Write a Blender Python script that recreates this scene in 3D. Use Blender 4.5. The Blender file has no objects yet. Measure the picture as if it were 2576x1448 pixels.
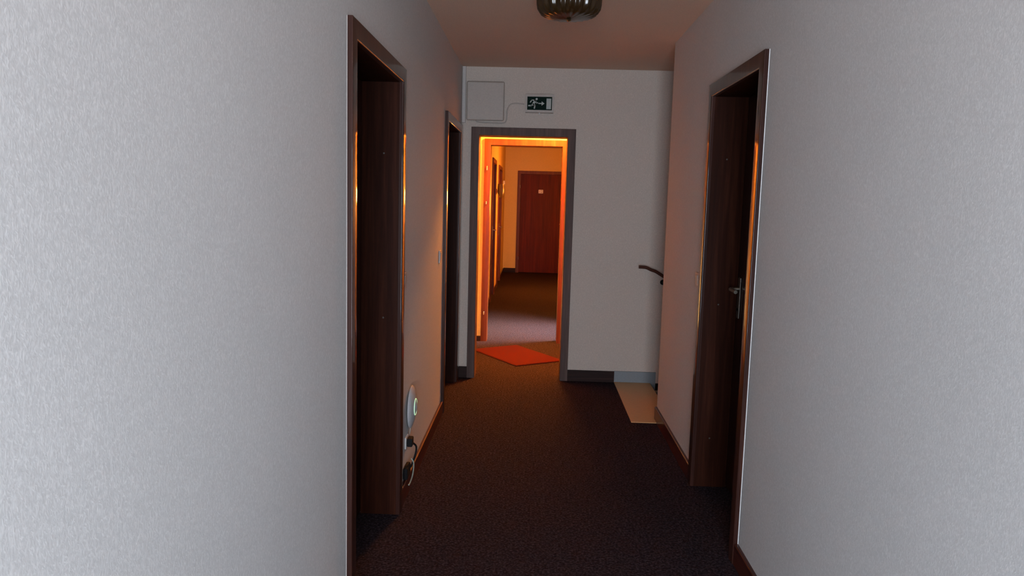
import bpy, bmesh, math, random
from math import radians as R, pi, sin, cos, tan
from mathutils import Vector, Matrix

random.seed(4)
S = bpy.context.scene
COL = S.collection

# ------------------------------------------------------------------ measures
XL, XR = -0.614, 0.893          # corridor side walls
YE = 6.20                       # end wall
ZC = 2.546                      # ceiling
YB = -2.0                       # wall behind the camera
YC = 5.143                      # where the right wall stops at the stairs
Y2 = 7.85                       # wall with the second door frame
YF = 15.5                       # far wall
PL, PR = -0.625, 0.90           # side walls of the far passage
CAM_H = 1.495

# ------------------------------------------------------------------ materials
def new_mat(name):
    m = bpy.data.materials.new(name); m.use_nodes = True
    nt = m.node_tree; b = nt.nodes['Principled BSDF']
    return m, nt, b

def N(nt, t, **kw):
    n = nt.nodes.new(t)
    for k, v in kw.items():
        if k in n.inputs: n.inputs[k].default_value = v
        else: setattr(n, k, v)
    return n

def coords(nt, scale):
    tc = N(nt, 'ShaderNodeTexCoord'); mp = N(nt, 'ShaderNodeMapping')
    mp.inputs['Scale'].default_value = scale
    nt.links.new(tc.outputs['Object'], mp.inputs['Vector'])
    return mp.outputs['Vector']

def ramp(nt, fac, stops):
    r = N(nt, 'ShaderNodeValToRGB')
    e = r.color_ramp.elements
    while len(e) < len(stops): e.new(0.5)
    for el, (p, c) in zip(e, stops):
        el.position = p; el.color = (*c, 1)
    nt.links.new(fac, r.inputs['Fac'])
    return r.outputs['Color']

def plain(name, col, rough=0.5, metal=0.0, coat=0.0, spec=0.5):
    m, nt, b = new_mat(name)
    v = coords(nt, (40, 40, 40))
    n = N(nt, 'ShaderNodeTexNoise', Scale=2.0, Detail=3.0)
    nt.links.new(v, n.inputs['Vector'])
    lo = tuple(c * 0.94 for c in col); hi = tuple(min(1, c * 1.05) for c in col)
    nt.links.new(ramp(nt, n.outputs['Fac'], [(0.3, lo), (0.7, hi)]), b.inputs['Base Color'])
    b.inputs['Roughness'].default_value = rough
    b.inputs['Metallic'].default_value = metal
    b.inputs['Coat Weight'].default_value = coat
    b.inputs['Specular IOR Level'].default_value = spec
    return m

def emit(name, col, strength, base=(0.8, 0.8, 0.8)):
    m, nt, b = new_mat(name)
    b.inputs['Base Color'].default_value = (*base, 1)
    b.inputs['Emission Color'].default_value = (*col, 1)
    b.inputs['Emission Strength'].default_value = strength
    return m

def wallpaper(name, col, bump=0.5):
    """fibrous raw-fibre wallpaper: short pale strands over a matt ground"""
    m, nt, b = new_mat(name)
    v = coords(nt, (1, 1, 1))
    w = N(nt, 'ShaderNodeTexNoise', Scale=45.0, Detail=2.0)
    nt.links.new(v, w.inputs['Vector'])
    mx = N(nt, 'ShaderNodeMixRGB', blend_type='ADD'); mx.inputs['Fac'].default_value = 0.010
    nt.links.new(v, mx.inputs['Color1']); nt.links.new(w.outputs['Color'], mx.inputs['Color2'])
    outs = []
    for k, (ang, off) in enumerate(((24, 0.0), (-31, 3.7), (4, 7.1))):
        rt = N(nt, 'ShaderNodeMapping'); rt.inputs['Rotation'].default_value = (R(ang), R(ang), 0)
        rt.inputs['Location'].default_value = (off, off, off)
        nt.links.new(mx.outputs['Color'], rt.inputs['Vector'])
        mp = N(nt, 'ShaderNodeMapping'); mp.inputs['Scale'].default_value = (250, 250, 66)
        nt.links.new(rt.outputs['Vector'], mp.inputs['Vector'])
        nz = N(nt, 'ShaderNodeTexNoise', Scale=1.0, Detail=1.5, Roughness=0.45)
        nt.links.new(mp.outputs['Vector'], nz.inputs['Vector'])
        outs.append(nz.outputs['Fac'])
    m1 = N(nt, 'ShaderNodeMath', operation='MAXIMUM'); nt.links.new(outs[0], m1.inputs[0]); nt.links.new(outs[1], m1.inputs[1])
    m2 = N(nt, 'ShaderNodeMath', operation='MAXIMUM'); nt.links.new(m1.outputs[0], m2.inputs[0]); nt.links.new(outs[2], m2.inputs[1])
    fac = m2.outputs[0]
    vo = N(nt, 'ShaderNodeTexNoise', Scale=2.2, Detail=3.0)
    nt.links.new(v, vo.inputs['Vector'])
    c = ramp(nt, fac, [(0.42, tuple(x * 0.93 for x in col)), (0.58, col), (0.74, tuple(min(1, x * 1.16) for x in col))])
    big = ramp(nt, vo.outputs['Fac'], [(0.3, (0.97, 0.97, 0.97)), (0.7, (1.0, 1.0, 1.0))])
    mu = N(nt, 'ShaderNodeMixRGB', blend_type='MULTIPLY'); mu.inputs['Fac'].default_value = 1
    nt.links.new(c, mu.inputs['Color1']); nt.links.new(big, mu.inputs['Color2'])
    nt.links.new(mu.outputs['Color'], b.inputs['Base Color'])
    bp = N(nt, 'ShaderNodeBump', Strength=bump, Distance=0.0022)
    nt.links.new(fac, bp.inputs['Height'])
    nt.links.new(bp.outputs['Normal'], b.inputs['Normal'])
    b.inputs['Roughness'].default_value = 0.72
    b.inputs['Specular IOR Level'].default_value = 0.22
    return m

def wood(name, dark, mid, light, rough=0.36, coat=0.35, crough=0.14, axis='z', cior=1.28):
    m, nt, b = new_mat(name)
    sc = {'z': (26, 26, 1.1), 'x': (1.1, 26, 26), 'y': (26, 1.1, 26)}[axis]
    v = coords(nt, sc)
    n = N(nt, 'ShaderNodeTexNoise', Scale=1.0, Detail=6.0, Roughness=0.62, Distortion=0.6)
    nt.links.new(v, n.inputs['Vector'])
    v2 = coords(nt, tuple(s * 7 for s in sc))
    f = N(nt, 'ShaderNodeTexNoise', Scale=1.0, Detail=2.0)
    nt.links.new(v2, f.inputs['Vector'])
    c1 = ramp(nt, n.outputs['Fac'], [(0.30, dark), (0.52, mid), (0.74, light)])
    c2 = ramp(nt, f.outputs['Fac'], [(0.35, (0.78, 0.76, 0.74)), (0.65, (1, 1, 1))])
    mu = N(nt, 'ShaderNodeMixRGB', blend_type='MULTIPLY'); mu.inputs['Fac'].default_value = 0.8
    nt.links.new(c1, mu.inputs['Color1']); nt.links.new(c2, mu.inputs['Color2'])
    nt.links.new(mu.outputs['Color'], b.inputs['Base Color'])
    b.inputs['Roughness'].default_value = rough
    b.inputs['Coat Weight'].default_value = coat
    b.inputs['Coat Roughness'].default_value = crough
    b.inputs['Coat IOR'].default_value = cior
    b.inputs['Specular IOR Level'].default_value = 0.12
    return m

def carpet(name):
    m, nt, b = new_mat(name)
    v = coords(nt, (1, 1, 1))
    a = N(nt, 'ShaderNodeTexNoise', Scale=95.0, Detail=3.0, Roughness=0.65)
    nt.links.new(v, a.inputs['Vector'])
    mp = N(nt, 'ShaderNodeMapping'); mp.inputs['Scale'].default_value = (60, 105, 60)
    nt.links.new(v, mp.inputs['Vector'])
    k = N(nt, 'ShaderNodeTexVoronoi', Scale=1.0)
    nt.links.new(mp.outputs['Vector'], k.inputs['Vector'])
    ca = ramp(nt, a.outputs['Fac'], [(0.34, (0.005, 0.003, 0.004)), (0.5, (0.026, 0.0175, 0.020)), (0.68, (0.095, 0.074, 0.092))])
    cb = ramp(nt, k.outputs['Color'], [(0.0, (0.028, 0.011, 0.009)), (0.45, (0.018, 0.015, 0.024)), (1.0, (0.046, 0.034, 0.038))])
    mx = N(nt, 'ShaderNodeMixRGB'); mx.inputs['Fac'].default_value = 0.4
    nt.links.new(ca, mx.inputs['Color1']); nt.links.new(cb, mx.inputs['Color2'])
    nt.links.new(mx.outputs['Color'], b.inputs['Base Color'])
    bp = N(nt, 'ShaderNodeBump', Strength=0.7, Distance=0.006)
    nt.links.new(a.outputs['Fac'], bp.inputs['Height'])
    nt.links.new(bp.outputs['Normal'], b.inputs['Normal'])
    b.inputs['Roughness'].default_value = 1.0
    b.inputs['Specular IOR Level'].default_value = 0.02
    return m

M = {}
M['wall'] = wallpaper('fibre_wallpaper', (0.60, 0.60, 0.60), 0.17)
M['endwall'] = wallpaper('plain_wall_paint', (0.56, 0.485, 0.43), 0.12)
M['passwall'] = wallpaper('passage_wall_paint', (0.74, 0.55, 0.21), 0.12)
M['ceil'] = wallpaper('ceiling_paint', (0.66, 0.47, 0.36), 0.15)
M['wood'] = wood('mahogany', (0.022, 0.007, 0.005), (0.042, 0.014, 0.010), (0.072, 0.026, 0.017), coat=0.55, crough=0.06, cior=1.45)
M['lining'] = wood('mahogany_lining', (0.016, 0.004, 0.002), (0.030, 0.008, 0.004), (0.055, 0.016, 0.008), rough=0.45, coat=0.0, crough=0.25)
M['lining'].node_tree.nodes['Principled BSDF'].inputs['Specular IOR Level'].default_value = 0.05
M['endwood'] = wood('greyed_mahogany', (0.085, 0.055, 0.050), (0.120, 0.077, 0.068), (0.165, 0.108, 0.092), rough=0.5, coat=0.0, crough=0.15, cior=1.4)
M['leaf'] = wood('mahogany_leaf', (0.016, 0.005, 0.004), (0.032, 0.010, 0.007), (0.052, 0.018, 0.011), rough=0.34, coat=0.25, crough=0.25)
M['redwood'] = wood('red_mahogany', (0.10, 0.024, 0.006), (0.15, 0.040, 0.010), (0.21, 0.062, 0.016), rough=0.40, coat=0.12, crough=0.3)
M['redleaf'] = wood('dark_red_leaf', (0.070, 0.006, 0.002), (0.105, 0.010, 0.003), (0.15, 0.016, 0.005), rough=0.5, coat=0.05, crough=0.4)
M['base'] = wood('skirting_wood', (0.040, 0.010, 0.008), (0.075, 0.020, 0.014), (0.12, 0.035, 0.022), rough=0.3, coat=0.4, crough=0.18, axis='y')
M['basex'] = wood('skirting_wood_cross', (0.018, 0.007, 0.006), (0.030, 0.012, 0.010), (0.048, 0.020, 0.016), rough=0.5, coat=0.0, crough=0.3, axis='x')
M['carpet'] = carpet('mottled_carpet')
M['tile'] = plain('landing_stone', (0.60, 0.36, 0.14), 0.45)
M['greystone'] = plain('grey_stone_skirting', (0.20, 0.225, 0.25), 0.4)
M['white'] = plain('white_plastic', (0.72, 0.72, 0.71), 0.4)
M['routerwhite'] = plain('router_white', (0.52, 0.52, 0.54), 0.4)
M['screwmetal'] = plain('screw_metal', (0.045, 0.032, 0.025), 0.5)
M['offwhite'] = plain('aged_plastic', (0.49, 0.45, 0.43), 0.5)
M['grey'] = plain('grey_plastic', (0.43, 0.375, 0.335), 0.5)
M['black'] = plain('black_plastic', (0.010, 0.010, 0.011), 0.8, spec=0.1)
M['cablegrey'] = plain('grey_green_cable', (0.25, 0.28, 0.24), 0.5)
M['brass'] = plain('brass', (0.62, 0.44, 0.20), 0.28, metal=1.0)
M['steel'] = plain('satin_nickel', (0.75, 0.70, 0.60), 0.36, metal=1.0)
M['darksteel'] = plain('aged_plate_metal', (0.20, 0.18, 0.16), 0.4, metal=0.8)
M['pin'] = plain('hinge_metal', (0.85, 0.75, 0.6), 0.25, metal=1.0)
M['green'] = plain('sign_green', (0.003, 0.013, 0.009), 0.5, spec=0.04)
M['signwhite'] = plain('sign_white', (0.34, 0.36, 0.33), 0.4)
M['signtext'] = plain('number_ink', (0.10, 0.05, 0.03), 0.6)
M['plate'] = plain('number_plate_white', (0.85, 0.80, 0.74), 0.4)
M['caulk'] = plain('white_caulk', (0.80, 0.80, 0.80), 0.6)
M['red'] = plain('red_mat_fabric', (0.060, 0.003, 0.004), 0.9, spec=0.1)
M['redrim'] = plain('red_mat_border', (0.042, 0.004, 0.003), 0.85, spec=0.1)
M['rail'] = wood('handrail_wood', (0.05, 0.015, 0.010), (0.08, 0.026, 0.016), (0.12, 0.04, 0.025), axis='x')
M['ring'] = emit('green_led', (0.38, 1.0, 0.45), 0.75)
M['bulb'] = plain('opal_bulb', (0.8, 0.78, 0.74), 0.35)
M['pane_frame'] = plain('white_window_frame', (0.7, 0.7, 0.7), 0.4)
M['litwall'] = emit('lit_wall_lamp_glass', (1.0, 0.33, 0.05), 330.0, (0.8, 0.5, 0.2))
M['lit'] = emit('lit_amber_glass', (1.0, 0.34, 0.055), 480.0, (0.8, 0.5, 0.2))

def glass(name, col, rough):
    m, nt, b = new_mat(name)
    v = coords(nt, (25, 25, 6))
    n = N(nt, 'ShaderNodeTexNoise', Scale=1.5, Detail=2.0)
    nt.links.new(v, n.inputs['Vector'])
    nt.links.new(ramp(nt, n.outputs['Fac'], [(0.3, tuple(c * 0.8 for c in col)), (0.7, col)]), b.inputs['Base Color'])
    b.inputs['Transmission Weight'].default_value = 0.85
    b.inputs['Roughness'].default_value = rough
    b.inputs['IOR'].default_value = 1.48
    return m
M['amber'] = glass('smoked_amber_glass', (0.24, 0.125, 0.045), 0.20)
M['amberwall'] = plain('amber_glass_unlit', (0.085, 0.050, 0.013), 0.4, coat=0.1)

# ------------------------------------------------------------------ mesh helpers
def finish(name, bm, mat, parent=None, smooth=None):
    bmesh.ops.remove_doubles(bm, verts=bm.verts, dist=1e-6)
    bmesh.ops.recalc_face_normals(bm, faces=bm.faces)
    me = bpy.data.meshes.new(name); bm.to_mesh(me); bm.free()
    me.materials.append(mat)
    if smooth is not None:
        for p in me.polygons: p.use_smooth = True
        me.set_sharp_from_angle(angle=R(smooth))
    o = bpy.data.objects.new(name, me); COL.objects.link(o)
    if parent is not None: o.parent = parent
    if smooth is not None:
        wn = o.modifiers.new('weighted', 'WEIGHTED_NORMAL'); wn.keep_sharp = True; wn.weight = 80
    return o

def box(x0, x1, y0, y1, z0, z1, bevel=0.0, seg=2):
    bm = bmesh.new()
    bmesh.ops.create_cube(bm, size=1)
    for v in bm.verts:
        v.co = Vector(((x0 + x1) / 2 + v.co.x * (x1 - x0), (y0 + y1) / 2 + v.co.y * (y1 - y0), (z0 + z1) / 2 + v.co.z * (z1 - z0)))
    if bevel:
        bmesh.ops.bevel(bm, geom=list(bm.edges), offset=bevel, segments=seg, profile=0.5, affect='EDGES')
    return bm

def lathe(profile, n=48, mod=None):
    """profile: list of (r, z), spun about z; mod(theta, r, z) scales the radius"""
    bm = bmesh.new(); rings = []
    for r, z in profile:
        if r < 1e-6:
            rings.append([bm.verts.new((0, 0, z))])
        else:
            rr = []
            for i in range(n):
                t = 2 * pi * i / n
                k = mod(t, r, z) if mod else 1.0
                rr.append(bm.verts.new((r * k * cos(t), r * k * sin(t), z)))
            rings.append(rr)
    for a, b in zip(rings, rings[1:]):
        for i in range(n):
            j = (i + 1) % n
            if len(a) == 1 and len(b) == 1: continue
            if len(a) == 1: bm.faces.new((a[0], b[i], b[j]))
            elif len(b) == 1: bm.faces.new((a[i], b[0], a[j]))
            else: bm.faces.new((a[i], b[i], b[j], a[j]))
    return bm

def smooth_path(pts, k=6):
    P = [Vector(p) for p in pts]; out = []
    for i in range(len(P) - 1):
        p0, p1, p2, p3 = P[max(i - 1, 0)], P[i], P[i + 1], P[min(i + 2, len(P) - 1)]
        for s in range(k):
            t = s / k
            out.append(0.5 * ((2 * p1) + (p2 - p0) * t + (2 * p0 - 5 * p1 + 4 * p2 - p3) * t * t + (3 * p1 - p0 - 3 * p2 + p3) * t ** 3))
    out.append(P[-1]); return out

def tube(pts, r, n=10, smooth=True, k=6, sx=1.0):
    P = smooth_path(pts, k) if smooth else [Vector(p) for p in pts]
    bm = bmesh.new(); rings = []
    up = Vector((0.13, 0.21, 0.97))
    for i, p in enumerate(P):
        d = (P[min(i + 1, len(P) - 1)] - P[max(i - 1, 0)]).normalized()
        a = d.cross(up).normalized(); b = d.cross(a).normalized()
        rings.append([bm.verts.new(p + a * r * sx * cos(2 * pi * q / n) + b * r * sin(2 * pi * q / n)) for q in range(n)])
    for a, b in zip(rings, rings[1:]):
        for q in range(n):
            bm.faces.new((a[q], a[(q + 1) % n], b[(q + 1) % n], b[q]))
    bm.faces.new(rings[0]); bm.faces.new(rings[-1])
    return bm

def slab(us, vs, holes, fn, t0, t1):
    """one connected slab over a u-v grid with rectangular holes; fn(u, v, t) -> xyz"""
    us = sorted(set(us + [h[0] for h in holes] + [h[1] for h in holes]))
    vs = sorted(set(vs + [h[2] for h in holes] + [h[3] for h in holes]))
    bm = bmesh.new(); V = {}
    def vert(i, j, k):
        if (i, j, k) not in V: V[(i, j, k)] = bm.verts.new(fn(us[i], vs[j], (t0, t1)[k]))
        return V[(i, j, k)]
    def solid(i, j):
        if not (0 <= i < len(us) - 1 and 0 <= j < len(vs) - 1): return False
        u, v = (us[i] + us[i + 1]) / 2, (vs[j] + vs[j + 1]) / 2
        return not any(h[0] < u < h[1] and h[2] < v < h[3] for h in holes)
    for i in range(len(us) - 1):
        for j in range(len(vs) - 1):
            if not solid(i, j): continue
            for k in (0, 1):
                bm.faces.new((vert(i, j, k), vert(i + 1, j, k), vert(i + 1, j + 1, k), vert(i, j + 1, k)))
            for (di, dj, a, b) in ((-1, 0, (i, j), (i, j + 1)), (1, 0, (i + 1, j), (i + 1, j + 1)), (0, -1, (i, j), (i + 1, j)), (0, 1, (i, j + 1), (i + 1, j + 1))):
                if not solid(i + di, j + dj):
                    bm.faces.new((vert(*a, 0), vert(*b, 0), vert(*b, 1), vert(*a, 1)))
    return bm

def extrude_poly(pts, fn, t0, t1):
    """closed outline pts (u, v) given thickness t0..t1"""
    bm = bmesh.new()
    A = [bm.verts.new(fn(u, v, t0)) for u, v in pts]; B = [bm.verts.new(fn(u, v, t1)) for u, v in pts]
    bm.faces.new(A); bm.faces.new(B)
    for i in range(len(pts)):
        j = (i + 1) % len(pts); bm.faces.new((A[i], A[j], B[j], B[i]))
    return bm

def arc(cx, cy, r, a0, a1, n=5):
    return [(cx + r * cos(R(a0 + (a1 - a0) * i / n)), cy + r * sin(R(a0 + (a1 - a0) * i / n))) for i in range(n + 1)]

def move(bm, mat):
    bmesh.ops.transform(bm, matrix=mat, verts=bm.verts); return bm

def join(*bms):
    out = bms[0]
    for b in bms[1:]:
        me = bpy.data.meshes.new('tmp'); b.to_mesh(me); b.free(); out.from_mesh(me); bpy.data.meshes.remove(me)
    return out

def tag(o, label=None, cat=None, group=None, kind=None):
    if label: o['label'] = label
    if cat: o['category'] = cat
    if group: o['group'] = group
    if kind: o['kind'] = kind
    return o

def empty(name, loc, rz=0.0, label=None, cat=None, group=None, kind=None):
    o = bpy.data.objects.new(name, None); COL.objects.link(o)
    o.location = loc; o.rotation_euler = (0, 0, rz); o.empty_display_size = 0.1
    return tag(o, label, cat, group, kind)

def struct(name, bm, mat, label=None, smooth=None):
    return tag(finish(name, bm, mat, None, smooth), label, None, None, 'structure')

# ------------------------------------------------------------------ door frames
CW = 0.065       # casing width
PP = 0.020       # casing thickness on the wall
def casing_section(cw=CW, p=PP, crown=0.0009):
    """moulding outline in (n, w): n = away from the clear opening, w = into the wall (negative = room side)"""
    r = 0.006; k = 6
    pts = [(0.0, -0.0004)] + arc(r, -p + r, r, 180, 270)
    for i in range(1, k):                                    # slightly crowned face
        t = i / k
        pts.append((r + (cw - r - 0.003) * t, -p - crown * 4 * t * (1 - t)))
    return pts + arc(cw - 0.003, -p + 0.003, 0.003, 270, 360, 3) + [(cw, -0.0004)]

def u_sweep(sec, W, H):
    """sweep an outline up, across and down around an opening with mitred corners"""
    bm = bmesh.new(); rows = []
    for n, w in sec:
        path = [(-n, w, 0.0), (-n, w, H + n), (W + n, w, H + n), (W + n, w, 0.0)]
        rows.append([bm.verts.new(p) for p in path])
    m = len(rows)
    for i in range(m):
        a, b = rows[i], rows[(i + 1) % m]
        for k in range(3): bm.faces.new((a[k], b[k], b[k + 1], a[k + 1]))
    bm.faces.new([r[0] for r in rows]); bm.faces.new([r[3] for r in rows])
    return bm

def screw(parent, x, y, z, axis):
    bm = lathe([(0, 0), (0.0045, 0), (0.004, 0.0016), (0, 0.002)], 12)
    rot = {'+x': Matrix.Rotation(R(90), 4, 'Y'), '-x': Matrix.Rotation(R(-90), 4, 'Y'), '-y': Matrix.Rotation(R(90), 4, 'X')}[axis]
    move(bm, Matrix.Translation((x, y, z)) @ rot)
    return finish('screw', bm, M['screwmetal'], parent, 40)

def lever_handle(parent, x, y, z, toward, arm=0.11, plate_h=0.21, mat='steel'):
    """plate on the face y, lever sticking out to -y and running to +-x"""
    h = finish('handle_plate', box(x - 0.02, x + 0.02, y - 0.008, y, z - plate_h * 0.72, z + plate_h * 0.28, 0.004), M['darksteel'], parent, 40)
    h['label'] = 'dull metal handle plate'
    s = toward
    lv = finish('lever', tube([(x, y - 0.006, z), (x, y - 0.035, z), (x + s * 0.012, y - 0.052, z), (x + s * 0.04, y - 0.056, z), (x + s * arm, y - 0.052, z - 0.004)], 0.0095, 12), M[mat], h, 50)
    lv['label'] = 'shiny metal lever'
    bm = lathe([(0, 0), (0.006, 0), (0.006, 0.003), (0, 0.003)], 12)
    move(bm, Matrix.Translation((x, y - 0.008, z - plate_h * 0.5)) @ Matrix.Rotation(R(90), 4, 'X'))
    finish('keyhole', bm, M['black'], h, 40)
    return h

def door(idx, loc, rz, W, H, depth, leaf=True, both=False, label='', frame_mat='wood', leaf_mat='leaf', handle=None, screws=(), mat_handle='steel', lining_mat=None):
    d = empty('door_%d' % idx, loc, rz, label, None, None, 'structure')
    lm = lining_mat or frame_mat
    finish('casing', u_sweep(casing_section(), W, H), M[frame_mat], d, 32)
    finish('jamb_lining', u_sweep([(0.0, 0.0), (0.0, depth), (0.0175, depth), (0.0175, 0.0)], W, H), M[lm], d)
    if both:
        finish('casing', u_sweep([(n, depth - w) for n, w in casing_section()], W, H), M[frame_mat], d, 32)
    if leaf:
        lf = finish('door_leaf', box(-0.014, W + 0.014, depth + 0.0008, depth + 0.042, 0.006, H + 0.014, 0.003), M[leaf_mat], d, 40)
        if handle: lever_handle(lf, handle[0], depth + 0.0008, *handle[1:], mat=mat_handle)
    for (x, y, z, ax) in screws: screw(d, x, y, z, ax)
    return d

# openings (clear) ---------------------------------------------------------
L1 = (2.521, 3.398, 1.997)
L2 = (5.167, 6.012, 2.006)
RD = (3.101, 3.905, 2.036)
E1 = (-0.466, 0.250, 2.005)
E2 = (-0.468, 0.268, 2.043)
P1 = (10.95, 11.75, 2.02)
P2 = (12.82, 13.80, 2.00)
F1 = (-0.298, 0.620, 2.015)
G = 0.017

def hole(o): return (o[0] - G, o[1] + G, -9, o[2] + G)

# ------------------------------------------------------------------ room shell
sideL = lambda x: (lambda u, v, t: (x - t, u, v))
sideR = lambda x: (lambda u, v, t: (x + t, u, v))
front = lambda y: (lambda u, v, t: (u, y + t, v))

def wall(name, us, holes, fn, t, mat, z0=0.0, z1=ZC, label=None):
    hs = [(h[0], h[1], max(h[2], z0) if h[2] > -5 else z0 - 1, h[3]) for h in holes]
    hs2 = []
    for h in hs: hs2.append((h[0], h[1], z0 if h[2] < z0 else h[2], h[3]))
    return struct(name, slab(us, [z0, z1], hs2, fn, 0, t), mat, label)

wall('wall_left', [YB, YE], [hole(L1), hole(L2)], sideL(XL), 0.24, M['wall'], label='pale grey fibre wallpaper wall on the left side of the hallway')
wall('wall_right', [YB, YC], [hole(RD)], sideR(XR), 0.24, M['wall'], label='pale grey fibre wallpaper wall on the right side of the hallway')
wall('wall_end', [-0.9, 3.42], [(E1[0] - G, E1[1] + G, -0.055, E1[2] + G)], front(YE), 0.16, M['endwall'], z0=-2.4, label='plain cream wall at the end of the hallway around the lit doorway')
wall('wall_back', [-0.9, 1.2], [(-0.56, 0.62, 0.06, 2.0)], lambda u, v, t: (u, YB - t, v), 0.16, M['wall'], label='wall behind the viewer with the large window')
wall('wall_stair_near', [XR + 0.24, 3.42], [], lambda u, v, t: (u, YC - t, v), 0.15, M['endwall'], z0=-2.4, label='wall closing the stairwell on the near side')
wall('wall_stair_far', [YC, YE], [], sideR(3.3), 0.12, M['endwall'], z0=-2.4, label='wall at the foot of the stairwell')
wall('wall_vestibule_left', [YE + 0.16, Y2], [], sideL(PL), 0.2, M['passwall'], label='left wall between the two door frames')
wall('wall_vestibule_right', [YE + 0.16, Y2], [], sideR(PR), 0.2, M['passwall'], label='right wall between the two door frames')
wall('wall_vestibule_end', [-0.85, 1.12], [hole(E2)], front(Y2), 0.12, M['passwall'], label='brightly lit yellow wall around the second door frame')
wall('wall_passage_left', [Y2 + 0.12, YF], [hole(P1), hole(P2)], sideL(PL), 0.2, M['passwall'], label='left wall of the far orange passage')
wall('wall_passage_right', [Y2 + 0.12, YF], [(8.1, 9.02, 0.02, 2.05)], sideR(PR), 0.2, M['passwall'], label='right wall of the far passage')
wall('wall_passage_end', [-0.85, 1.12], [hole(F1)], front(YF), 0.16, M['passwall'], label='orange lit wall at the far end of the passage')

struct('floor', slab([-0.9, 0.705, 1.2], [YB - 0.16, YF + 0.2], [(0.705, 1.2, 5.04, YE)], lambda u, v, t: (u, v, t), -0.06, 0.0), M['carpet'],
       'dark mottled brown and blue carpet running down the hallway')
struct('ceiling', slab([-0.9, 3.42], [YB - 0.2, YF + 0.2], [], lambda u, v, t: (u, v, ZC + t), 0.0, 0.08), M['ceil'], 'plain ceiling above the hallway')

# skirting ------------------------------------------------------------------
def skirt_section(h=0.09, t=0.016):
    return [(0, 0), (t, 0), (t, h - 0.006)] + arc(t - 0.006, h - 0.006, 0.006, 0, 90, 3) + [(0, h)]
def skirting(name, a, b, face, sgn, along, mat, h=0.09):
    bm = bmesh.new(); e = []
    for q in (a, b):
        row = []
        for t, z in skirt_section(h):
            row.append(bm.verts.new((face + sgn * t, q, z) if along == 'y' else (q, face + sgn * t, z)))
        e.append(row)
    n = len(e[0])
    for i in range(n):
        j = (i + 1) % n; bm.faces.new((e[0][i], e[0][j], e[1][j], e[1][i]))
    bm.faces.new(e[0]); bm.faces.new(e[1])
    return struct(name, bm, mat)
c = CW + 0.0005
skirting('baseboard_left', YB, L1[0] - c, XL, 1, 'y', M['base'])['label'] = 'dark red skirting board on the left wall before the near door'
skirting('baseboard_left', L1[1] + c, L2[0] - c, XL, 1, 'y', M['base'])['label'] = 'dark red skirting board between the two left doors'
skirting('baseboard_left', L2[1] + c, YE, XL, 1, 'y', M['base'])['label'] = 'short skirting piece in the left corner'
skirting('baseboard_right', YB, RD[0] - c, XR, -1, 'y', M['base'])['label'] = 'dark red skirting board on the right wall in the foreground'
skirting('baseboard_right', RD[1] + c, YC, XR, -1, 'y', M['base'])['label'] = 'dark red skirting board between the right door and the stairs'
skirting('baseboard_end', XL + 0.0165, E1[0] - c, YE, -1, 'x', M['basex'], 0.092)['label'] = 'short dark skirting left of the lit doorway'
skirting('baseboard_end', E1[1] + c, 0.705, YE, -1, 'x', M['basex'], 0.092)['label'] = 'dark skirting right of the lit doorway'
skirting('baseboard_vestibule', PL, E2[0] - c, Y2, -1, 'x', M['basex'], 0.053)['label'] = 'low skirting left of the second door frame'
skirting('baseboard_vestibule', E2[1] + c, PR, Y2, -1, 'x', M['basex'], 0.053)['label'] = 'low skirting right of the second door frame'
skirting('baseboard_passage', Y2 + 0.12, P1[0] - c, PL, 1, 'y', M['base'], 0.08)
skirting('baseboard_passage', P1[1] + c, P2[0] - c, PL, 1, 'y', M['base'], 0.08)
skirting('baseboard_passage', P2[1] + c, YF, PL, 1, 'y', M['base'], 0.08)
skirting('baseboard_far', PL + 0.0165, F1[0] - c, YF, -1, 'x', M['basex'], 0.09)['label'] = 'dark skirting on the far wall left of the red door'

# doors ---------------------------------------------------------------------
DEP = 0.168
LH, RH, FH = R(90), R(-90), 0.0
d1 = door(1, (XL, L1[0], 0), LH, L1[1] - L1[0], L1[2], DEP, label='dark mahogany door frame nearest on the left wall', lining_mat='lining',
     handle=(0.07, 1.05, 1), screws=[(L1[1] - L1[0], 0.068, 1.685, '-x'), (L1[1] - L1[0], 0.066, 0.941, '-x')])
door(2, (XL, L2[0], 0), LH, L2[1] - L2[0], L2[2], DEP, label='dark mahogany door further down the left wall beside the corner', lining_mat='lining', handle=(0.07, 1.05, 1))
WR = RD[1] - RD[0]
d3 = door(3, (XR, RD[1], 0), RH, WR, RD[2], DEP, label='dark mahogany door with metal lever on the right wall', lining_mat='lining',
     handle=(0.052, 1.072, 1), screws=[(0, 0.075, 1.726, '+x'), (0, 0.075, 0.982, '+x'), (0, 0.07, 0.266, '+x')])
# white filler line down the near edge of the right door frame
bead = finish('filler_bead', tube([(WR + CW + 0.003, -0.001, 0.005), (WR + CW + 0.0035, -0.001, 0.7), (WR + CW + 0.0025, -0.001, 1.4), (WR + CW + 0.003, -0.001, RD[2] + CW)], 0.0019, 8), M['caulk'], d3, 60)
bead['label'] = 'thin white filler line along the frame'
bead = finish('filler_bead', tube([(-CW - 0.002, -0.001, 0.005), (-CW - 0.0015, -0.001, 0.5), (-CW - 0.0024, -0.001, 0.9), (-CW - 0.0014, -0.001, 1.3), (-CW - 0.0022, -0.001, 1.6), (-CW - 0.001, -0.001, L1[2] + CW)], 0.0013, 8), M['offwhite'], d1, 60)
bead['label'] = 'thin white filler line along the frame'
door(4, (E1[0], YE, 0), FH, E1[1] - E1[0], E1[2], 0.16, leaf=False, both=True, label='open doorway frame in the end wall with orange light behind', frame_mat='endwood')
d5 = door(5, (E2[0], Y2, 0), FH, E2[1] - E2[0], E2[2], 0.12, leaf=False, both=True, label='orange lit second door frame behind the first doorway', frame_mat='redwood')
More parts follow.
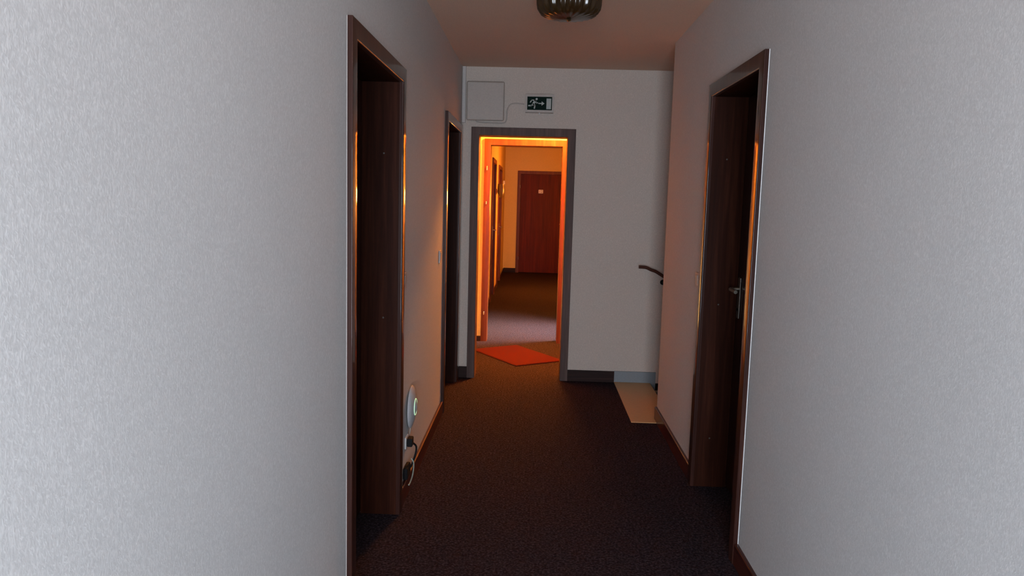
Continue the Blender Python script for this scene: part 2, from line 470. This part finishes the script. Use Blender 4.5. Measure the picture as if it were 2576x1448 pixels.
for hz, s in ((1.807, 1.0), (1.453, 0.7), (0.301, 0.8)):
    bm = lathe([(0, -0.022 * s), (0.004, -0.022 * s), (0.0065, -0.017 * s), (0.0065, 0.017 * s), (0.004, 0.022 * s), (0, 0.024 * s)], 12)
    move(bm, Matrix.Translation((-0.034, -PP - 0.008, hz)))
    finish('hinge', bm, M['pin'], d5, 40)['label'] = 'shiny hinge pin'
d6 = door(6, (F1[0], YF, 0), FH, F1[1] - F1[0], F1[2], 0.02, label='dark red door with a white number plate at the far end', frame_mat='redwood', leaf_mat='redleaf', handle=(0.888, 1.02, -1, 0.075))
leaf6 = [o for o in d6.children if o.name.startswith('door_leaf')][0]
np_ = finish('number_plate', box(0.366, 0.458, 0.0155, 0.0205, 1.634, 1.706, 0.002), M['plate'], leaf6, 40)
np_['label'] = 'white room number plate'
for hz in (1.76, 0.3):
    bm = lathe([(0, -0.03), (0.007, -0.03), (0.007, 0.03), (0, 0.03)], 12)
    move(bm, Matrix.Translation((-0.012, -PP - 0.006, hz)))
    finish('hinge', bm, M['darksteel'], d6, 40)
def text_mesh(name, body, size, mat, parent, matrix):
    cu = bpy.data.curves.new('t', 'FONT'); cu.body = body; cu.size = size; cu.extrude = 0.0008; cu.align_x = 'CENTER'; cu.align_y = 'CENTER'
    to = bpy.data.objects.new('t', cu); COL.objects.link(to)
    bpy.context.view_layer.update()
    me = bpy.data.meshes.new_from_object(to.evaluated_get(bpy.context.evaluated_depsgraph_get()))
    bpy.data.objects.remove(to); bpy.data.curves.remove(cu)
    me.transform(matrix); me.name = name; me.materials.clear(); me.materials.append(mat)
    o = bpy.data.objects.new(name, me); COL.objects.link(o); o.parent = parent
    return o
text_mesh('room_number', '12', 0.075, M['signtext'], np_, Matrix.Translation((0.412, 0.015, 1.670)) @ Matrix.Rotation(R(90), 4, 'X'))
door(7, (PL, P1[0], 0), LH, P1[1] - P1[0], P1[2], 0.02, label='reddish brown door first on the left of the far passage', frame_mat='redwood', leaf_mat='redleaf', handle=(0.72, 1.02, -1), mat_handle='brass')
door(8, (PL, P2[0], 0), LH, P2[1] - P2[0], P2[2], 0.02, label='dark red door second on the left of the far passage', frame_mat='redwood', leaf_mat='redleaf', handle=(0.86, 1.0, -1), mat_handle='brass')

# windows (daylight) ----------------------------------------------------------
w1 = empty('window_1', (0.03, YB - 0.08, 0.06), 0, 'large window behind the viewer', None, None, 'structure')
def win_frame(parent, w, h, t=0.05, axis='x'):
    f = (lambda u, v, tt: (u, tt, v)) if axis == 'x' else (lambda u, v, tt: (tt, u, v))
    finish('window_frame', slab([-w / 2, w / 2], [0, h], [(-w / 2 + t, -t / 3, t, h - t), (t / 3, w / 2 - t, t, h - t)], f, -0.03, 0.03), M['pane_frame'], parent)
win_frame(w1, 1.178, 1.938)
w2 = empty('window_2', (PR + 0.1, 8.56, 0.02), 0, 'tall side window lighting the far passage floor', None, None, 'structure')
win_frame(w2, 0.918, 2.028, 0.04, 'y')

# ------------------------------------------------------------------ stairs
st = empty('staircase', (0.705, 5.62, 0), 0, 'tan stone top of the stairs going down behind the right wall', 'stairs')
OX, OY = 0.705, 5.62
TR, RI, NS = 0.29, 0.17, 7
finish('landing', box(0.0, 0.30, 5.042 - OY, YE - 0.001 - OY, -0.06, 0.004, 0.002), M['tile'], st, 40)['label'] = 'tan stone landing slab'
pts = [(0.0, -0.075)]
x, z = 0.285, -RI
out = [(0.02, -0.065), (0.285, -0.065)]
for i in range(NS):
    out += [(x, z), (x + TR + (0.006 if i < NS - 1 else 0), z)]
    x += TR; z -= RI
    if i < NS - 1: out[-1] = (x, z + RI)
out += [(x, z - 0.05), (x - 0.25, z - 0.05), (0.02, -0.35)]
finish('flight', extrude_poly(out, lambda u, v, t: (u, t, v), YC + 0.001 - OY, YE - 0.001 - OY), M['tile'], st)
# stepped stone skirting on the end wall
sk = [(0.0, 0.0045), (0.0, 0.095), (0.345, 0.095)]
xx, zz = 0.345, 0.095
for i in range(NS - 1):
    zz -= RI; sk += [(xx, zz), (xx + TR, zz)]; xx += TR
bx, bz = 0.285 + (NS - 1) * TR, -RI * (NS - 1)
path = []
ux, uz = 0.302, 0.0045
path.append((ux, uz))
cx_, cz_ = 0.302, -RI + 0.001
for i in range(NS - 1):
    path += [(cx_ if i == 0 else cx_, cz_), (cx_ + TR, cz_)]
    cx_ += TR; cz_ -= RI
poly = sk + [(p) for p in reversed(path[:-1])]
finish('stair_skirting', extrude_poly(poly, lambda u, v, t: (u, t, v), YE - 0.0005 - OY, YE - 0.016 - OY), M['greystone'], st)['label'] = 'blue grey stone skirting'

# handrail ---------------------------------------------------------------------
hr = empty('handrail', (1.06, YE, 0.85), 0, 'dark wooden handrail on the end wall above the stairs', 'handrail')
sl = -RI / TR
zr = lambda x: 0.106 + 0.11 * sl * 0.92 + (x - 0.02) * sl
rp = smooth_path([(-0.20, -0.07, 0.128), (-0.165, -0.07, 0.127), (-0.135, -0.07, 0.123), (-0.10, -0.07, 0.1075), (-0.06, -0.07, zr(-0.06)), (0.0, -0.07, zr(0.0))], 6) + [(0.06, -0.07, zr(0.06)), (2.0, -0.07, zr(2.0))]
finish('rail', tube(rp, 0.013, 12, smooth=False), M['rail'], hr, 50)
for bx_ in (0.012, 1.0, 1.85):
    bz_ = 0.106 + 0.11 * sl * 0.92 + (bx_ - 0.02) * sl
    b_ = finish('bracket', tube([(bx_, -0.002, bz_ - 0.05), (bx_, -0.05, bz_ - 0.052), (bx_, -0.069, bz_ - 0.035), (bx_, -0.07, bz_ - 0.008)], 0.008, 10), M['black'], hr, 50)
    bm = lathe([(0, 0), (0.022, 0), (0.02, 0.006), (0, 0.006)], 20)
    move(bm, Matrix.Translation((bx_, -0.0005, bz_ - 0.05)) @ Matrix.Rotation(R(90), 4, 'X'))
    finish('wall_rose', bm, M['black'], b_, 40)

# ------------------------------------------------------------------ doormat
mat_c = Vector((-0.1335, 7.155, 0)); ang = math.atan2(7.698 - 7.006, -0.185 - 0.276)
dm = empty('doormat', mat_c, ang, 'red doormat lying askew between the two door frames', 'mat')
finish('mat_pile', box(-0.405, 0.405, -0.256, 0.256, 0.001, 0.010, 0.003), M['red'], dm, 40)
finish('mat_border', slab([-0.416, 0.416], [-0.267, 0.267], [(-0.405, 0.405, -0.256, 0.256)], lambda u, v, t: (u, v, t), 0.001, 0.007), M['redrim'], dm)['label'] = 'darker red bound edge'

# ------------------------------------------------------------------ ceiling lamp
prof = [(0.103, -0.030), (0.130, -0.045), (0.146, -0.07), (0.151, -0.095), (0.150, -0.12), (0.146, -0.143), (0.134, -0.162), (0.114, -0.175), (0.082, -0.181), (0.045, -0.184), (0.012, -0.186), (0, -0.186)]
inner = [(max(r - 0.006, 0), z + 0.006) for r, z in reversed(prof)]
inner = [(0, -0.180)] + [q for q in inner if q[0] > 0.004]
inner[-1] = (0.098, -0.031)
ribs = lambda t, r, z: 1 + (0.040 * cos(20 * t)) * min(1, r / 0.09)
def ceiling_lamp(x, y, lit, label):
    cl = empty('ceiling_lamp', (x, y, ZC), 0, label, 'lamp')
    bm = lathe([(0, 0), (0.12, 0), (0.125, -0.006), (0.118, -0.022), (0.09, -0.03), (0, -0.03)], 48)
    finish('ceiling_plate', bm, M['brass'], cl, 40)
    sh = finish('glass_shade', join(lathe(prof, 176, ribs), lathe(inner, 176, ribs)), M['lit'] if lit else M['amber'], cl, 60)
    sh['label'] = 'ribbed amber glass bowl'
    bm = lathe([(0, -0.187), (0.010, -0.188), (0.014, -0.191), (0.010, -0.196), (0, -0.199)], 20)
    finish('finial', bm, M['brass'], cl, 50)
    if not lit:
        for sx in (-0.055, 0.055):
            bm = lathe([(0, -0.031), (0.014, -0.031), (0.014, -0.06), (0.019, -0.075), (0.028, -0.1), (0.029, -0.115), (0.022, -0.132), (0, -0.139)], 24)
            move(bm, Matrix.Translation((sx, 0, 0)))
            finish('bulb', bm, M['bulb'], cl, 50)['label'] = 'white opal bulb'
ceiling_lamp(0.135, 3.74, False, 'smoked amber ribbed glass ceiling lamp above the grey hallway')
ceiling_lamp(0.22, 7.42, True, 'lit ceiling lamp between the two door frames')

# ------------------------------------------------------------------ end wall fittings
jb = empty('junction_box', (-0.421, YE, 2.272), 0, 'square pale cover box on the end wall above the doorway', 'box')
finish('box_body', box(-0.146, 0.146, -0.03, -0.0005, -0.148, 0.148, 0.006), M['grey'], jb, 40)
finish('cover', box(-0.151, 0.151, -0.045, -0.031, -0.153, 0.153, 0.012, 3), M['grey'], jb, 40)['label'] = 'rounded pale cover'
cd = finish('conduit', box(XL + 0.003, -0.582, YE - 0.022, YE - 0.0005, 2.10, ZC - 0.001, 0.004), M['offwhite'], None, 40)
tag(cd, 'pale vertical cable duct in the corner beside the square box', 'conduit')
cab = finish('cable', tube([(-0.50, YE - 0.006, 2.119), (-0.47, YE - 0.006, 2.108), (-0.36, YE - 0.006, 2.104), (-0.275, YE - 0.006, 2.105), (-0.252, YE - 0.006, 2.125), (-0.248, YE - 0.006, 2.17), (-0.244, YE - 0.006, 2.215), (-0.222, YE - 0.006, 2.252), (-0.185, YE - 0.006, 2.264), (-0.145, YE - 0.006, 2.262), (-0.108, YE - 0.006, 2.258)], 0.0045, 8), M['grey'], None, 60)
tag(cab, 'thin pale cable curving from the square box to the exit sign', 'cable')

es = empty('exit_sign', (0.014, YE, 2.262), 0, 'green emergency exit sign with running figure above the doorway', 'sign')
SW, SH = 0.112, 0.071
finish('housing', slab([-SW, SW], [-SH, SH], [(-0.099, 0.099, -0.052, 0.052)], lambda u, v, t: (u, t, v), -0.055, -0.0005), M['grey'], es)['label'] = 'pale housing'
finish('sign_panel', box(-0.0985, 0.0985, -0.048, -0.006, -0.0515, 0.0515, 0.001), M['green'], es)['label'] = 'dark green panel'
def on_sign(u, v): return (-0.0985 + u * 0.197, 0.0515 - v * 0.103)
flat = lambda u, v, t: (u, t, v)
def stroke(pts, w):
    """a thick polyline as a chain of quads with round joints"""
    bms = []
    for (a, b) in zip(pts, pts[1:]):
        a, b = Vector(a), Vector(b); d = (b - a).normalized(); n = Vector((-d.y, d.x)) * w / 2
        a2, b2 = a - d * w * 0.3, b + d * w * 0.3
        bms.append(extrude_poly([tuple(a2 + n), tuple(b2 + n), tuple(b2 - n), tuple(a2 - n)], flat, -0.0495, -0.0478))
    return bms
P = on_sign
man = []
hx, hz = P(0.375, 0.17)
man.append(extrude_poly([(hx + 0.0085 * cos(2 * pi * i / 20), hz + 0.0085 * sin(2 * pi * i / 20)) for i in range(20)], flat, -0.0495, -0.0478))
man += stroke([P(0.31, 0.30), P(0.245, 0.55)], 0.017)                         # trunk
man += stroke([P(0.31, 0.28), P(0.18, 0.25), P(0.12, 0.42)], 0.008)             # rear arm
man += stroke([P(0.32, 0.30), P(0.37, 0.47), P(0.42, 0.45)], 0.008)             # front arm
man += stroke([P(0.24, 0.56), P(0.16, 0.68), P(0.05, 0.68)], 0.010)             # rear leg
man += stroke([P(0.25, 0.56), P(0.31, 0.66), P(0.29, 0.88)], 0.010)             # front leg
finish('running_man', join(*man), M['signwhite'], es)['label'] = 'white running figure'
ar = [P(0.45, 0.46), P(0.58, 0.46), P(0.58, 0.34), P(0.70, 0.50), P(0.58, 0.66), P(0.58, 0.54), P(0.45, 0.54)]
finish('arrow', extrude_poly(ar, flat, -0.0495, -0.0478), M['signwhite'], es)['label'] = 'white arrow'
finish('door_symbol', extrude_poly([P(0.775, 0.11), P(0.965, 0.11), P(0.965, 0.92), P(0.775, 0.92)], flat, -0.0495, -0.0478), M['signwhite'], es)['label'] = 'white door symbol'
bm = lathe([(0, 0), (0.004, 0), (0.005, -0.008), (0.003, -0.012), (0, -0.012)], 12)
move(bm, Matrix.Translation((0.0, -0.03, -SH - 0.0002)))
finish('test_button', bm, M['white'], es, 40)

# ------------------------------------------------------------------ switches
def switch(y, z, side, label):
    x, rz = (XL, LH) if side == 'L' else (XR, RH)
    o = empty('light_switch', (x, y, z), rz, label, 'switch', None)
    finish('switch_plate', box(-0.041, 0.041, -0.009, -0.0004, -0.041, 0.041, 0.004), M['offwhite'], o, 40)
    bm = box(-0.028, 0.028, -0.0135, -0.0085, -0.028, 0.028, 0.002)
    for v in bm.verts:
        if v.co.z < 0 and v.co.y < -0.01: v.co.y += 0.003
    finish('rocker', bm, M['offwhite'], o, 40)
    return o
switch(3.545, 1.097, 'L', 'pale light switch beside the near left door')
switch(4.90, 1.112, 'L', 'pale light switch beside the far left door')
switch(4.065, 1.09, 'R', 'pale light switch beside the right door')

# ------------------------------------------------------------------ wireless device near the floor
ap = empty('wireless_router', (XL, 3.755, 0.425), LH, 'round white wireless router with a green light ring on the left wall', 'router')
bm = lathe([(0, 0.0005), (0.070, 0.0005), (0.075, 0.003), (0.072, 0.006), (0, 0.006)], 48)
move(bm, Matrix.Rotation(R(90), 4, 'X')); finish('mount', bm, M['grey'], ap, 40)
RS = 0.9
bm = lathe([(r_ * RS, z_) for r_, z_ in [(0, 0.0065), (0.112, 0.0065), (0.120, 0.009), (0.121, 0.012), (0.114, 0.018), (0.095, 0.0245), (0.070, 0.0290), (0.046, 0.0325), (0.025, 0.0380), (0.010, 0.041), (0, 0.0413)]], 64)
move(bm, Matrix.Rotation(R(90), 4, 'X')); finish('dome', bm, M['routerwhite'], ap, 40)['label'] = 'white domed shell'
bm = lathe([(r_ * RS, z_) for r_, z_ in [(0.0435, 0.0325), (0.0440, 0.0342), (0.0460, 0.0350), (0.0480, 0.0340), (0.0485, 0.0318), (0.046, 0.0310), (0.0435, 0.0325)]], 64)
move(bm, Matrix.Rotation(R(90), 4, 'X')); finish('light_ring', bm, M['ring'], ap, 60)['label'] = 'glowing green ring'

def wcab(name, pts, r, mat, label, cat):
    o = finish(name, tube([(XL + a, b, c_) for a, b, c_ in pts], r, 8), M[mat], None, 60)
    return tag(o, label, cat)
wcab('thin_cable', [(0.008, 3.765, 0.322), (0.006, 3.755, 0.30), (0.006, 3.73, 0.275), (0.008, 3.70, 0.268)], 0.003, 'grey', 'thin pale cable from the round router down to the wall socket', 'cable')
so = empty('wall_socket', (XL, 3.665, 0.270), LH, 'small black data socket on the wall under the router', 'socket')
finish('socket_plate', box(-0.04, 0.04, -0.008, -0.0004, -0.03, 0.03, 0.003), M['white'], so, 40)
finish('plug', box(-0.026, 0.026, -0.036, -0.0085, -0.022, 0.022, 0.005), M['black'], so, 40)['label'] = 'black plug'
pa = empty('power_adapter', (XL, 3.63, 0.115), LH, 'black power adapter with looped cords on the wall just above the skirting', 'adapter')
finish('adapter_body', box(-0.055, 0.055, -0.024, -0.0005, -0.018, 0.045, 0.010, 3), M['black'], pa, 40)
def pcord(pts, r, mat, label):
    o = finish('cord', tube([(b - 3.63, -a, c_ - 0.115) for a, b, c_ in pts], r, 8), M[mat], pa, 60); o['label'] = label
pcord([(0.034, 3.685, 0.255), (0.042, 3.73, 0.225), (0.040, 3.742, 0.19), (0.032, 3.715, 0.155), (0.026, 3.67, 0.135)], 0.005, 'black', 'black cord')
pcord([(0.022, 3.705, 0.168), (0.034, 3.70, 0.150), (0.038, 3.68, 0.122), (0.037, 3.645, 0.094), (0.033, 3.605, 0.078), (0.030, 3.585, 0.074)], 0.0036, 'cablegrey', 'grey green cord')

# ------------------------------------------------------------------ wall lamps
def sconce(loc, rz, lit, label):
    o = empty('wall_lamp', loc, rz, label, 'lamp')
    bm = lathe([(0, 0.0005), (0.045, 0.0005), (0.05, 0.004), (0.042, 0.012), (0.02, 0.018), (0, 0.018)], 32)
    move(bm, Matrix.Rotation(R(90), 4, 'X')); finish('backplate', bm, M['brass'], o, 40)
    finish('arm', tube([(0, -0.014, -0.0), (0, -0.045, -0.03), (0, -0.085, -0.065), (0, -0.1, -0.085)], 0.008, 10), M['brass'], o, 50)
    prof = [(0, -0.095), (0.03, -0.095), (0.052, -0.075), (0.075, -0.035), (0.086, 0.02), (0.083, 0.07), (0.076, 0.105), (0.080, 0.118), (0.074, 0.118), (0.070, 0.105), (0.077, 0.065), (0.079, 0.02), (0.068, -0.032), (0.046, -0.068), (0.026, -0.086), (0, -0.088)]
    bm = lathe(prof, 48, lambda t, r, z: 1 + 0.03 * cos(12 * t))
    move(bm, Matrix.Translation((0, -0.1, 0)))
    if not lit: move(bm, Matrix.Translation((0, -0.012, 0)) @ Matrix.Diagonal((0.68, 0.68, 1, 1)))
    s = finish('lamp_shade', bm, M['litwall'] if lit else M['amberwall'], o, 50)
    s['label'] = 'amber glass shade'
    if not lit:
        bm = lathe([(0, -0.06), (0.014, -0.06), (0.014, -0.02), (0.026, 0.02), (0.026, 0.045), (0, 0.062)], 24)
        move(bm, Matrix.Translation((0, -0.08, 0))); finish('bulb', bm, M['bulb'], o, 50)
    return o
sconce((PR, 12.00, 1.48), RH, True, 'lit amber wall lamp on the right side of the far passage')
sconce((PL, 12.10, 1.615), LH, False, 'unlit amber glass wall lamp between the doors of the far passage')
pl = finish('wall_plate', box(PL + 0.0004, PL + 0.04, 14.62, 14.72, 1.76, 1.85, 0.006), M['plate'], None, 40)
tag(pl, 'small white plate on the wall past the second left door of the far passage', 'plate')

# ------------------------------------------------------------------ light
def area(name, loc, direction, sx, sy, power, col, spread=180):
    l = bpy.data.lights.new(name, 'AREA'); l.shape = 'RECTANGLE'; l.size = sx; l.size_y = sy
    l.energy = power; l.color = col; l.spread = R(spread)
    o = bpy.data.objects.new(name, l); COL.objects.link(o)
    o.location = loc; o.rotation_euler = Vector(direction).to_track_quat('-Z', 'Z').to_euler()
    return o
area('daylight_behind', (0.03, YB - 0.2, 1.03), (0, 1, -0.0), 1.18, 1.94, 232, (0.79, 0.885, 1.0))
area('daylight_side', (PR + 0.5, 8.56, 1.55), (-1, 0, -0.95), 0.9, 0.8, 66, (1.0, 0.89, 0.84), 70)

w = bpy.data.worlds.new('outdoors'); S.world = w; w.use_nodes = True
bg = w.node_tree.nodes['Background']
sky = w.node_tree.nodes.new('ShaderNodeTexSky'); sky.sky_type = 'HOSEK_WILKIE'; sky.turbidity = 5
w.node_tree.links.new(sky.outputs['Color'], bg.inputs['Color'])
bg.inputs['Strength'].default_value = 0.25

# ------------------------------------------------------------------ camera
f_px, pitch, yaw, roll = 1893.81, R(6.7019), R(1.5554), R(1.5524)
cam = bpy.data.cameras.new('camera'); cam.sensor_width = 36.0; cam.lens = 36.0 * f_px / 2576
cam.clip_start = 0.02
co = bpy.data.objects.new('camera', cam); COL.objects.link(co)
fwd = Vector((-sin(yaw) * cos(pitch), cos(yaw) * cos(pitch), -sin(pitch)))
r0 = Vector((cos(yaw), sin(yaw), 0)); u0 = r0.cross(fwd)
rt = r0 * cos(roll) + u0 * sin(roll); up = u0 * cos(roll) - r0 * sin(roll)
m = Matrix((rt, up, -fwd)).transposed().to_4x4(); m.translation = (0, 0, CAM_H)
co.matrix_world = m
S.camera = co

# ------------------------------------------------------------------ view
vs = S.view_settings
vs.view_transform = 'Standard'; vs.look = 'None'; vs.gamma = 1.0; vs.use_curve_mapping = False; vs.exposure = 0.0
cy = S.cycles
cy.use_denoising = True
cy.max_bounces = 10; cy.diffuse_bounces = 6; cy.glossy_bounces = 5; cy.transmission_bounces = 8
cy.sample_clamp_indirect = 6.0
cy.caustics_reflective = False; cy.caustics_refractive = False
